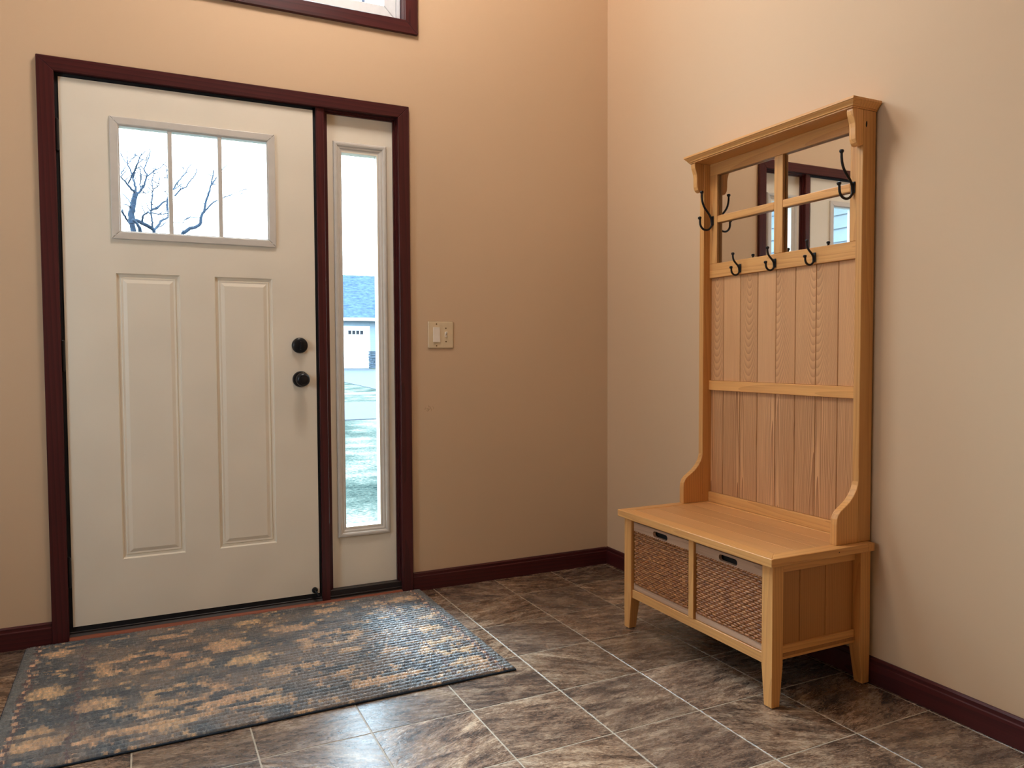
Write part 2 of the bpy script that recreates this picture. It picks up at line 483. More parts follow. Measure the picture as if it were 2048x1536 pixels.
# floor: grout bed with one object per tile
floor = MB().box(RX0, 0.0, RY0, 0.0, -0.06, -0.0009).build('floor', 'grout')
tag(floor, 'brown slate-look tile floor with pale grout lines', kind='structure')
S, A0, OX, OY = 0.3026, 0.0048, -0.9356, -0.2564
GAP = 0.0022
ca, sa = math.cos(A0), math.sin(A0)
cache = {}
for r in range(-1, 20):
    for c in range(-10, 4):
        a0, a1, b0, b1 = c*S+GAP, (c+1)*S-GAP, -(r+1)*S+GAP, -r*S-GAP
        lx0, lx1, ly0, ly1 = RX0-OX+0.005, -OX-0.002, RY0-OY+0.005, -OY-0.002
        p0, p1, q0, q1 = max(a0, lx0), min(a1, lx1), max(b0, ly0), min(b1, ly1)
        if p1-p0 < 0.01 or q1-q0 < 0.01: continue
        key = (round(p1-p0, 3), round(q1-q0, 3))
        cx, cy = (p0+p1)/2, (q0+q1)/2
        if key not in cache:
            cache[key] = None
            mbt = MB().box(-(p1-p0)/2, (p1-p0)/2, -(q1-q0)/2, (q1-q0)/2, -0.004, 0.0, 0.0007)
            o = mbt.build('tile', 'tile', origin=(0, 0, 0)); cache[key] = o.data
        else:
            o = bpy.data.objects.new('tile', cache[key]); COL.objects.link(o)
        o.rotation_euler = (0, 0, A0)
        place(o, (OX+cx*ca-cy*sa, OY+cx*sa+cy*ca, 0.0), floor)

# baseboards: flat board with a stepped cap
BH, BT = 0.084, 0.0125
def base_prof(sgn=1): return [(0, 0), (-BT, 0), (-BT, 0.064), (-BT*0.72, 0.066), (-BT*0.72, 0.078), (-BT*0.4, BH), (0, BH)]
tag(MB().prism(base_prof(), 0, JX1+0.052, -BT, 0.0006).build('baseboard_back', 'trimx'), 'dark red baseboard between door casing and corner', kind='structure')
tag(MB().prism(base_prof(), 0, RX0, -2.4185, 0.0006).build('baseboard_back.001', 'trimx'), 'dark red baseboard left of the door casing', kind='structure')
tag(MB().prism(base_prof(), 1, RY0, 0.0, 0.0006).build('baseboard_right', 'trimy'), 'dark red baseboard along the hall tree wall', kind='structure')

# ------------------------------------------------------------------ door casing, jambs, threshold
tr1 = empty('trim_1', (-1.725, 0, 0), label='dark mahogany casing around door and sidelight', kind='structure')
CX0, CX1, CZ = -2.4175, -1.0332, 2.1364
def casing_v(x0, x1, z1, m0, m1, name):
    b = MB(); b.prism([(x0, 0.0), (x1, 0.0), (x1, z1 if x1 > -1.7 else z1-m1), (x0, z1)] if False else [(x0, 0), (x1, 0), (x1, m1), (x0, m0)], 1, -0.018, 0.0, 0.002)
    return b.build(name, 'trimz', tr1)
casing_v(CX0, JX0, CZ, CZ, JZ, 'casing')
casing_v(JX1, CX1, CZ, JZ, CZ, 'casing')
MB().prism([(CX0, CZ), (JX0, JZ), (JX1, JZ), (CX1, CZ)], 1, -0.018, 0.0, 0.002).build('head_casing', 'trimx', tr1)
# jambs (line the opening) and stops
MB().box(JX0-0.018, JX0, 0.0, 0.14, 0.0, JZ).build('jamb', 'bronze', tr1)
MB().box(JX1, JX1+0.018, 0.0, 0.14, 0.0, JZ).build('jamb', 'trimz', tr1)
MB().box(JX0-0.018, JX1+0.018, 0.0, 0.14, JZ, JZ+0.018).build('head_jamb', 'bronze', tr1)
MB().box(-1.4325, -1.3985, -0.006, 0.14, 0.012, JZ, 0.002).build('mullion_post', 'trimz', tr1)
g = MB()
g.box(JX0, -2.3525, 0.006, 0.05, 0.02, JZ).box(-1.4432, -1.4325, 0.008, 0.05, 0.02, JZ).box(JX0, -1.4325, 0.008, 0.05, 2.0732, JZ)
g.build('weatherstrip', 'gasket', tr1)
# stops round the sidelight, stepped
g = MB()
g.box(JX1-0.008, JX1, 0.008, 0.06, 0.05, JZ).box(JX1-0.014, JX1-0.008, 0.018, 0.06, 0.05, JZ)
g.box(-1.3985, -1.390, 0.010, 0.06, 0.05, JZ).box(-1.390, -1.3815, 0.02, 0.06, 0.05, JZ)
g.box(-1.3985, JX1, 0.006, 0.06, JZ-0.007, JZ).box(-1.3985, JX1, 0.018, 0.06, 2.0725, JZ-0.007)
g.build('sidelight_stop', 'trimz', tr1)
# threshold
th = MB().prism([(-0.004, 0.0), (0.15, 0.0), (0.15, 0.022), (0.05, 0.03), (0.004, 0.026), (-0.004, 0.016)], 0, JX0, JX1).build('threshold', 'bronze', tr1)
g = MB().box(JX0, -1.4325, 0.002, 0.012, 0.0255, 0.0315, 0.001).box(-1.3985, JX1, 0.0, 0.05, 0.026, 0.0535, 0.001).box(-1.3985, JX1, -0.003, 0.006, 0.022, 0.030, 0.001)
g.build('sill_ridge', 'bronze', tr1)
MB().prism([(-0.022, 0.0), (-0.004, 0.0), (-0.004, 0.016), (-0.010, 0.016), (-0.018, 0.011), (-0.022, 0.005)], 0, JX0, JX1).build('sill_nosing', 'sillwood', tr1)

# ------------------------------------------------------------------ the door
SX0, SX1, SZ0, SZ1 = -2.3515, -1.4435, 0.0508, 2.0726
door = empty('door_1', (-1.9, 0.02, 0.05), label='cream front door with three-lite window and two tall panels', kind='structure')
WX0, WX1, WZ0, WZ1 = -2.163, -1.626, 1.525, 1.923
PAN = [(-2.181, -1.961, 0.286, 1.371), (-1.835, -1.615, 0.286, 1.371)]
mb = MB(); sheet_with_holes(mb, SX0, SX1, SZ0, SZ1, [(WX0, WX1, WZ0, WZ1)] + PAN, 0.002, 0.046)
for (a, b, c, d_) in PAN:                       # pressed panels: groove, bead, raised field
    rings = [(0, 0.002), (0.004, 0.0095), (0.013, 0.011), (0.017, 0.0065), (0.023, 0.0075), (0.036, 0.003)]
    prev = None
    for ins, y in rings:
        R_ = [mb.bm.verts.new(q) for q in ((a+ins, y, c+ins), (b-ins, y, c+ins), (b-ins, y, d_-ins), (a+ins, y, d_-ins))]
        if prev:
            for k in range(4): mb.bm.faces.new((prev[k], prev[(k+1) % 4], R_[(k+1) % 4], R_[k]))
        prev = R_
    mb.bm.faces.new(prev)
bmesh.ops.remove_doubles(mb.bm, verts=list(mb.bm.verts), dist=1e-5)
mb.build('door_slab', 'doorpaint', door)
def frame_rect(mb, x0, x1, z0, z1, wx, y0, y1, bev=0.003, seg=2):
    mb.prism([(x0, z0), (x1, z0), (x1-wx, z0+wx), (x0+wx, z0+wx)], 1, y0, y1, bev, seg)
    mb.prism([(x1, z0), (x1, z1), (x1-wx, z1-wx), (x1-wx, z0+wx)], 1, y0, y1, bev, seg)
    mb.prism([(x1, z1), (x0, z1), (x0+wx, z1-wx), (x1-wx, z1-wx)], 1, y0, y1, bev, seg)
    mb.prism([(x0, z1), (x0, z0), (x0+wx, z0+wx), (x0+wx, z1-wx)], 1, y0, y1, bev, seg)
fr = MB(); frame_rect(fr, -2.191, -1.5975, 1.4978, 1.952, 0.0285, -0.007, 0.004)
frame_rect(fr, -2.1645, -1.6245, 1.5235, 1.9245, 0.006, -0.003, 0.022, 0.001, 1)
fo = fr.build('window_frame', 'vinyl', door)
g = MB()
for x, z in ((-2.177, 1.938), (-1.986, 1.938), (-1.807, 1.938), (-1.612, 1.938), (-2.177, 1.512), (-1.986, 1.512), (-1.807, 1.512), (-1.612, 1.512), (-2.177, 1.725), (-1.612, 1.725)):
    g.lathe([(0.0035, 0), (0.0035, 0.0007), (0.002, 0.0009)], (x, -0.0068, z), (0, -1, 0), 10)
g.build('screw_plugs', 'vinyl', fo)
for x in (-1.9865, -1.807):
    MB().box(x-0.008, x+0.008, -0.001, 0.021, 1.5285, 1.9195, 0.0025, 2).build('muntin', 'vinyl', door)
    MB().box(x-0.008, x+0.008, 0.027, 0.044, 1.525, 1.923, 0.0025, 2).build('muntin', 'whitevinyl', door)
for a, b in ((-2.1585, -1.9865), (-1.9865, -1.807), (-1.807, -1.6305)):
    MB().box(a, b, 0.022, 0.027, 1.5285, 1.9195).build('pane', 'glass', door)
fr = MB(); frame_rect(fr, -2.191, -1.5975, 1.4978, 1.952, 0.0285, 0.044, 0.056); fr.build('outer_frame', 'whitevinyl', door)
# hinges
h0 = None
for z in (1.8624, 1.0607, 0.259):
    if h0 is None:
        b = MB().tube([(-2.3585, -0.004, z-0.052), (-2.3585, -0.004, z+0.052)], 0.0062, 12)
        b.lathe([(0.0045, 0), (0.0055, 0.003), (0.003, 0.007)], (-2.3585, -0.004, z+0.052), (0, 0, 1), 12)
        b.lathe([(0.0045, 0), (0.0055, 0.003), (0.003, 0.007)], (-2.3585, -0.004, z-0.052), (0, 0, -1), 12)
        b.box(-2.363, -2.3518, -0.001, 0.006, z-0.051, z+0.051)
        h0 = b.build('hinge', 'black', door, smooth=True); hz = z
    else:
        o = h0.copy(); COL.objects.link(o); o.location = Vector(h0.location) + Vector((0, 0, z-hz))
# deadbolt and knob
k = MB().lathe([(0.0325, 0.0), (0.0325, 0.006), (0.030, 0.013), (0.026, 0.0165), (0.012, 0.018)], (-1.5103, 0.002, 1.0997), (0, -1, 0), 36).build('deadbolt', 'black', door, smooth=True)
MB().box(-1.5143, -1.5063, -0.031, -0.015, 1.082, 1.117, 0.003, 2).build('thumb_turn', 'black', k, smooth=True)
k = MB().lathe([(0.0335, 0.0), (0.0335, 0.005), (0.030, 0.010), (0.014, 0.013), (0.0115, 0.022), (0.0125, 0.028), (0.022, 0.034), (0.0275, 0.042), (0.0285, 0.050), (0.0265, 0.058), (0.021, 0.064), (0.012, 0.067), (0.0005, 0.068)],
          (-1.508, 0.002, 0.9595), (0, -1, 0), 36).build('door_knob', 'black', door, smooth=True)
MB().lathe([(0.0195, 0.0635), (0.0185, 0.0662), (0.0165, 0.0668), (0.015, 0.064)], (-1.508, 0.002, 0.9595), (0, -1, 0), 32).build('knob_ring', 'black', k, smooth=True)
# little kick-down stop on the bottom corner
k = MB().lathe([(0.0125, 0.0), (0.0125, 0.004), (0.010, 0.009), (0.005, 0.011)], (-1.4635, 0.002, 0.0655), (0, -1, 0), 24).build('door_stop', 'black', door, smooth=True)
MB().tube([(-1.4635, -0.006, 0.0655), (-1.457, -0.014, 0.055), (-1.4505, -0.018, 0.046)], [0.0042, 0.004, 0.0052], 10).build('stop_peg', 'black', k, smooth=True)
MB().box(SX0-0.001, SX1+0.001, 0.006, 0.042, 0.026, 0.0506).build('door_sweep', 'gasket', door)

# ------------------------------------------------------------------ sidelight
sl = empty('window_1', (-1.24, 0.03, 0.055), label='narrow sidelight window beside the front door', kind='structure')
PX0, PX1, PZ0, PZ1 = -1.3812, -1.0972, 0.0545, 2.0725
mb = MB(); sheet_with_holes(mb, PX0, PX1, PZ0, PZ1, [(-1.3215, -1.167, 0.3135, 1.9205)], 0.028, 0.07)
mb.build('panel', 'doorpaint', sl)
def ogee_frame(mb, x0, x1, z0, z1, prof):
    prev = None
    for ins, y in prof:
        R_ = [mb.bm.verts.new(q) for q in ((x0+ins, y, z0+ins), (x1-ins, y, z0+ins), (x1-ins, y, z1-ins), (x0+ins, y, z1-ins))]
        if prev:
            for k_ in range(4): mb.bm.faces.new((prev[k_], prev[(k_+1) % 4], R_[(k_+1) % 4], R_[k_]))
        prev = R_
mb = MB(); ogee_frame(mb, -1.3565, -1.1255, 0.271, 1.9635, [(0, 0.0285), (0, 0.021), (0.004, 0.0175), (0.010, 0.0165), (0.016, 0.0185), (0.019, 0.023), (0.026, 0.0235), (0.031, 0.027), (0.0365, 0.028), (0.0375, 0.05)])
mb.build('window_frame', 'vinyl', sl)
MB().box(-1.3205, -1.168, 0.046, 0.051, 0.3145, 1.9195).build('pane', 'glass', sl)
fr = MB(); frame_rect(fr, -1.352, -1.137, 0.283, 1.951, 0.0305, 0.068, 0.08); fr.build('outer_frame', 'whitevinyl', sl)

# ------------------------------------------------------------------ window above the door
uw = empty('window_2', (-1.75, 0.05, 2.5), label='wide upper window with dark casing above the front door', kind='structure')
a0, a1, b0, b1, w0 = UX0-0.056, UX1+0.056, UZ0-0.0585, UZ1+0.056, 0.056
for q_, m_ in (([(a0, b0), (a1, b0), (a1-w0, b0+w0), (a0+w0, b0+w0)], 'trimx'), ([(a1, b0), (a1, b1), (a1-w0, b1-w0), (a1-w0, b0+w0)], 'trimz'),
               ([(a1, b1), (a0, b1), (a0+w0, b1-w0), (a1-w0, b1-w0)], 'trimx'), ([(a0, b1), (a0, b0), (a0+w0, b0+w0), (a0+w0, b1-w0)], 'trimz')):
    MB().prism(q_, 1, -0.018, 0.0, 0.002, 1).build('casing', m_, uw)
j = MB(); frame_rect(j, UX0-0.01, UX1+0.01, UZ0-0.01, UZ1+0.01, 0.012, 0.0, 0.15, 0.0005, 1)
j.build('jamb', 'trimx', uw)
s1 = MB(); frame_rect(s1, UX0+0.004, UX1-0.004, UZ0+0.003, UZ1-0.004, 0.016, 0.045, 0.12, 0.002, 1)
s1.build('window_frame', 'whitevinyl', uw)
s2 = MB(); frame_rect(s2, UX0+0.02, UX1-0.02, UZ0+0.018, UZ1-0.02, 0.055, 0.055, 0.10, 0.004, 2)
so = s2.build('sash', 'whitevinyl', uw)
MB().box(UX0+0.075, UX1-0.075, 0.074, 0.079, UZ0+0.073, UZ1-0.075).build('pane', 'glass', uw)
for x in (-1.207, -2.297):
    MB().box(x-0.0075, x+0.0075, 0.0645, 0.0735, UZ0+0.073, UZ1-0.075, 0.002).build('muntin', 'grille', uw)
for z in (2.655, 3.60):
    MB().box(UX0+0.075, UX1-0.075, 0.066, 0.0725, z-0.0075, z+0.0075, 0.002).build('muntin', 'grille', uw)

# ------------------------------------------------------------------ light switch
sw = empty('light_switch', (-0.89, 0, 1.0865), label='ivory double switch plate with rocker and toggle beside the door', cat='light switch')
MB().box(-0.950, -0.829, -0.006, 0.0, 1.087, 1.208, 0.0045, 3).build('plate', 'ivory', sw)
MB().prism([(-0.0078, 1.1815), (-0.0086, 1.148), (-0.0108, 1.1145), (-0.003, 1.1145), (-0.003, 1.1815)], 0, -0.9265, -0.8945, 0.0008).build('rocker', 'whiteplastic', sw)
MB().box(-0.9285, -0.8925, -0.0066, -0.005, 1.1125, 1.1835).build('rocker_bezel', 'ivory', sw)
tg = MB().box(-0.8705, -0.8605, -0.0072, -0.0055, 1.1375, 1.1615, 0.0004).build('toggle_slot', 'whiteplastic', sw)
MB().prism([(-0.006, 1.146), (-0.006, 1.156), (-0.019, 1.1635), (-0.020, 1.157)], 0, -0.8685, -0.8625, 0.0008).build('toggle', 'whiteplastic', sw)
s0 = None
for x, z in ((-0.9105, 1.196), (-0.9105, 1.0985), (-0.8655, 1.1775), (-0.8655, 1.1175)):
    if s0 is None:
        s0 = MB().lathe([(0.0032, 0), (0.0032, 0.0006), (0.002, 0.001)], (x, -0.0059, z), (0, -1, 0), 12).build('screw', 'screw', sw)
    else:
        o = s0.copy(); COL.objects.link(o); place(o, (x, -0.0064, z), sw)

# ================================================================== HALL TREE
ht = empty('hall_tree', (-0.23, -1.165, 0), label='honey oak hall tree with bench, mirror and coat hooks', cat='hall tree')
BY0, BY1 = -1.557, -0.787            # bench leg faces
BXF, BXB = -0.432, -0.0155
LEG = 0.044
def leg(fx, fy):
    """tapered leg; fx/fy +1 when the inner side faces +x/+y"""
    x0, x1 = (BXF, BXF+LEG) if fx > 0 else (BXB-LEG, BXB)
    y0, y1 = (BY0, BY0+LEG) if fy > 0 else (BY1-LEG, BY1)
    t_ = 0.012
    xb0, xb1 = (x0, x1-t_) if fx > 0 else (x0+t_, x1)
    yb0, yb1 = (y0, y1-t_) if fy > 0 else (y0+t_, y1)
    b = bmesh.new(); ring = []
    for z, q in ((0.003, (xb0, xb1, yb0, yb1)), (0.125, (x0, x1, y0, y1)), (0.432, (x0, x1, y0, y1))):
        ring.append([b.verts.new(p) for p in ((q[0], q[2], z), (q[1], q[2], z), (q[1], q[3], z), (q[0], q[3], z))])
    b.faces.new(ring[0][::-1]); b.faces.new(ring[2])
    for r0, r1 in zip(ring, ring[1:]):
        for k_ in range(4): b.faces.new((r0[k_], r0[(k_+1) % 4], r1[(k_+1) % 4], r1[k_]))
    ed = [e for e in b.edges if abs(e.verts[0].co.z-e.verts[1].co.z) > 0.05]
    bmesh.ops.bevel(b, geom=ed, offset=0.0015, segments=1, affect='EDGES')
    m_ = MB(); m_.merge(b); l = m_.build('leg', 'oakz', ht)
    MB().box(xb0+0.004, xb1-0.004, yb0+0.004, yb1-0.004, 0.0, 0.003).build('foot_pad', 'cable', l)
for fx in (1, -1):
    for fy in (1, -1): leg(fx, fy)
# rails
MB().box(BXF+0.006, BXF+0.026, BY0+LEG, BY1-LEG, 0.124, 0.1555, 0.001).build('front_rail', 'oaky', ht)
MB().box(BXF+0.006, BXF+0.026, BY0+LEG, BY1-LEG, 0.421, 0.432).build('front_top_rail', 'oaky', ht)
MB().box(BXF+0.003, BXF+0.36, -1.193, -1.167, 0.1555, 0.432, 0.001).build('divider', 'oakz', ht)
MB().box(BXB-0.012, BXB-0.002, BY0+LEG, BY1-LEG, 0.13, 0.43).build('bench_back', 'side_board', ht)
MB().box(BXF+0.026, BXB-0.012, BY0+0.02, BY1-0.02, 0.140, 0.150).build('bench_floor', 'side_board', ht)
for s_, y in ((1, BY0), (-1, BY1)):
    ya, yb = sorted((y+s_*0.022, y+s_*0.040))
    MB().box(BXF+LEG, BXB-LEG, ya, yb, 0.398, 0.432, 0.001).build('side_top_rail', 'oakx', ht)
    MB().box(BXF+LEG, BXB-LEG, ya, yb, 0.131, 0.173, 0.001).build('side_bottom_rail', 'oakx', ht)
    xs = [BXF+LEG, -0.2915, -0.1825, BXB-LEG]
    ya, yb = sorted((y+s_*0.029, y+s_*0.037))
    for a, b in zip(xs, xs[1:]):
        MB().box(a+0.0008, b-0.0008, ya, yb, 0.170, 0.400, 0.0015).build('side_board', 'side_board', ht)
# seat: mitred border and long planks
TX0, TX1, TY0, TY1, TZ0, TZ1 = -0.4525, -0.018, -1.5735, -0.7695, 0.432, 0.4575
IX0, IX1, IY0, IY1 = -0.3985, -0.045, -1.5265, -0.8115
MB().prism([(TX0, TY0), (TX0, TY1), (IX0, IY1), (IX0, IY0)], 2, TZ0, TZ1, 0.0015).build('seat_front_border', 'oaky', ht)
MB().prism([(TX0, TY0), (IX0, IY0), (IX1, IY0), (IX1, TY0)], 2, TZ0, TZ1, 0.0015).build('seat_end_border', 'oakx', ht)
MB().prism([(TX0, TY1), (IX0, IY1), (IX1, IY1), (IX1, TY1)], 2, TZ0, TZ1, 0.0015).build('seat_end_border', 'oakx', ht)
MB().box(IX1, TX1, TY0, TY1, TZ0, TZ1, 0.0015).build('seat_back_border', 'oaky', ht)
xs = [IX0, -0.311, -0.222, -0.134, IX1]
for a, b in zip(xs, xs[1:]):
    MB().box(a+0.0005, b-0.0005, IY0+0.0005, IY1-0.0005, TZ0+0.002, TZ1-0.0012, 0.0008).build('seat_plank', 'seat_plank', ht)
# uprights with curved wings
UF, UB = -0.063, -0.0062
UP = [(-1.5465, -1.5215), (-0.800, -0.775)]
wing = [(UF, TZ1), (-0.158, TZ1), (-0.1585, 0.522), (-0.1565, 0.540), (-0.150, 0.554), (-0.138, 0.566), (-0.120, 0.577), (-0.101, 0.590), (-0.085, 0.606), (-0.0725, 0.624), (-0.066, 0.640), (UF, 0.653)]
corb = [(UF, 1.8145), (-0.109, 1.8145), (-0.1095, 1.806), (-0.108, 1.795), (-0.1035, 1.783), (-0.099, 1.770), (-0.0975, 1.757), (-0.0975, 1.735), (-0.0965, 1.722), (-0.092, 1.710), (-0.085, 1.703), (-0.076, 1.7015), (UF, 1.706)]
for y0, y1 in UP:
    MB().box(UF, UB, y0, y1, TZ1, 1.8145, 0.0015).build('upright', 'oakz', ht)
    MB().prism(wing, 1, y0, y1, 0.0022, 2).build('wing', 'oakz', ht)
    MB().prism(corb, 1, y0+0.0005, y1-0.0005, 0.0022, 2).build('corbel', 'oakz', ht)
# cornice: stepped moulding, mitred round three sides
prof = [(0.0, 1.8145), (0.0, 1.8185), (0.004, 1.8195), (0.005, 1.8225), (0.009, 1.8275), (0.0135, 1.8325), (0.0145, 1.8345), (0.0165, 1.8355), (0.0165, 1.8425)]
mb = MB(); prev = None
for o_, z in prof:
    R_ = [mb.bm.verts.new(q) for q in ((-0.004, -1.548-o_, z), (-0.1135-o_, -1.548-o_, z), (-0.1135-o_, -0.772+o_, z), (-0.004, -0.772+o_, z))]
    if prev:
        for k_ in range(4): mb.bm.faces.new((prev[k_], prev[(k_+1) % 4], R_[(k_+1) % 4], R_[k_]))
    else: mb.bm.faces.new(R_[::-1])
    prev = R_
mb.bm.faces.new(prev)
mb.build('cornice', 'oaky', ht)
# mirror frame
FX0, FX1 = -0.033, -0.019
YA, YB = -1.5215, -0.800
OY0, OY1, OZ0, OZ1 = -1.4735, -0.8435, 1.4175, 1.7665
MB().box(FX0, FX1, YA, YB, OZ1, 1.8145, 0.0015).build('frame_top_rail', 'oaky', ht)
MB().box(FX0, FX1, YA, YB, 1.361, OZ0, 0.0015).build('frame_bottom_rail', 'oaky', ht)
MB().box(FX0, FX1, OY1, YB, OZ0, OZ1, 0.0015).build('frame_stile', 'oakz', ht)
MB().box(FX0, FX1, YA, OY0, OZ0, OZ1, 0.0015).build('frame_stile', 'oakz', ht)
VB = (-1.1865, -1.1455); HB = (1.577, 1.605)
MB().box(FX0, FX1, VB[0], VB[1], OZ0, OZ1, 0.003, 2).build('frame_mullion', 'oakz', ht)
for a, b in ((OY0, VB[0]), (VB[1], OY1)):
    MB().box(FX0+0.0005, FX1, a, b, HB[0], HB[1], 0.003, 2).build('frame_crossbar', 'oaky', ht)
for a, b in ((OY0, VB[0]), (VB[1], OY1)):
    for c, d_ in ((OZ0, HB[0]), (HB[1], OZ1)):
        o = MB().box(-0.0185, -0.0165, a-0.006, b+0.006, c-0.006, d_+0.006).build('mirror_pane', 'mirror', ht)
        o.rotation_euler = (0, 0, 0.0035)
MB().box(-0.0160, -0.0095, YA, YB, TZ1, 1.8145).build('back_panel', 'side_board', ht)
# matchboard back: upper and lower rows of boards
gy = [YA, -1.425, -1.333, -1.2415, -1.150, -1.0585, -0.967, -0.8735, YB]
HEART = [(-0.046, 1.0), (0.046, 1.0), (-0.046, 0.9), (0.046, 1.0), (0.09, 0.25), (0.0, 1.0), (0.09, 0.3), (0.0, 1.0)]   # heart of the grain across each board, strength
for i, (a, b) in enumerate(zip(gy, gy[1:])):
    o = MB().box(-0.0225, -0.0160, a+0.0007, b-0.0007, 0.9495, 1.361, 0.0016).build('back_board', 'board_up', ht)
    hx, hs = HEART[i]
    if i in (0, 2): hx = 0.04
    if i in (1, 3): hx = -0.04
    o.color = (0.5+hx/0.2, hs, 0, 1)
    o = MB().box(-0.0225, -0.0160, a+0.0007, b-0.0007, 0.497, 0.9115, 0.0016).build('back_board', 'board_low', ht)
    o.color = (0.5+(-0.03 if i % 2 else 0.035)/0.2, 1.0, 0, 1)
MB().box(FX0, -0.016, YA, YB, 0.9115, 0.9495, 0.0012).build('middle_rail', 'oaky', ht)
MB().box(FX0, -0.016, YA, YB, TZ1, 0.497, 0.0012).build('bottom_rail', 'oaky', ht)

for c_, r_, h_ in (((-0.0495, -1.5466, 1.771), 0.0035, 0.010), ((-0.176, -1.5737, 0.4455), 0.0022, 0.0022)):
    kn = MB().ball((0, 0, 0), 1.0, 10)
    for v in kn.bm.verts: v.co = Vector((c_[0]+v.co.x*r_+v.co.z*0.001, c_[1]+v.co.y*0.0004, c_[2]+v.co.z*h_))
    kn.build('wood_knot', 'dark', ht)
# coat hooks: plate, long upper prong, short lower prong, both with ball tips
def hook(s, y, z, up, low):
    """s: overall size; up: (out, rise) of the upper tip; low: (out, drop, rise) of lower tip"""
    x = FX0
    root = MB().box(x-0.004, x, y-0.007*s, y+0.007*s, z-0.016*s, z+0.016*s, 0.0018, 2)
    o = root.build('coat_hook', 'hook', ht, smooth=True)
    o_, r_ = up
    pts = []
    P0, P1, P2, P3 = Vector((x-0.004, 0, z-0.006*s)), Vector((x-0.008*s, 0, z+r_*0.40)), Vector((x-o_*1.06, 0, z+r_*0.30)), Vector((x-o_, 0, z+r_))
    for i in range(13):
        q = i/12
        pts.append(P0*(1-q)**3 + P1*3*q*(1-q)**2 + P2*3*q*q*(1-q) + P3*q**3)
    pts = [(p_.x, y, p_.z) for p_ in pts]
    rr = 0.0036*s
    b = MB().tube(pts, [rr*1.25]+[rr]*11+[rr*0.9], 10)
    b.lathe([(rr*0.9, -0.004*s), (0.0056*s, -0.0015*s), (0.0066*s, 0.002*s), (0.005*s, 0.0055*s), (0.0005, 0.0068*s)], (x-o_, y, z+r_), (0, 0, 1), 14)
    b.build('upper_prong', 'hook', o, smooth=True)
    lo_, dr_, ri_ = low
    cx, cz = x-0.004-(lo_-0.004)/2, z-dr_
    R = (lo_-0.004)/2
    pts = [(x-0.005, y, z+0.004*s)]
    for i in range(13):
        a = math.pi*i/12
        pts.append((cx+R*math.cos(a), y, cz-R*0.95*math.sin(a)+0.002))
    pts.append((x-lo_, y, z-dr_+ri_*0.6)); pts.append((x-lo_-0.0015, y, z-dr_+ri_))
    b = MB().tube(pts, rr, 10)
    b.lathe([(rr*0.9, -0.004*s), (0.0056*s, -0.0015*s), (0.0066*s, 0.002*s), (0.005*s, 0.0055*s), (0.0005, 0.0068*s)], (x-lo_-0.0015, y, z-dr_+ri_), (-0.2, 0, 1), 14)
    b.build('lower_prong', 'hook', o, smooth=True)
for y in (-0.975, -1.153, -1.333):
    hook(1.0, y, 1.384, (0.036, 0.052), (0.043, 0.010, 0.010))
for y in (-0.817, -1.487):
    hook(1.15, y, 1.588, (0.055, 0.108), (0.063, 0.012, 0.018))

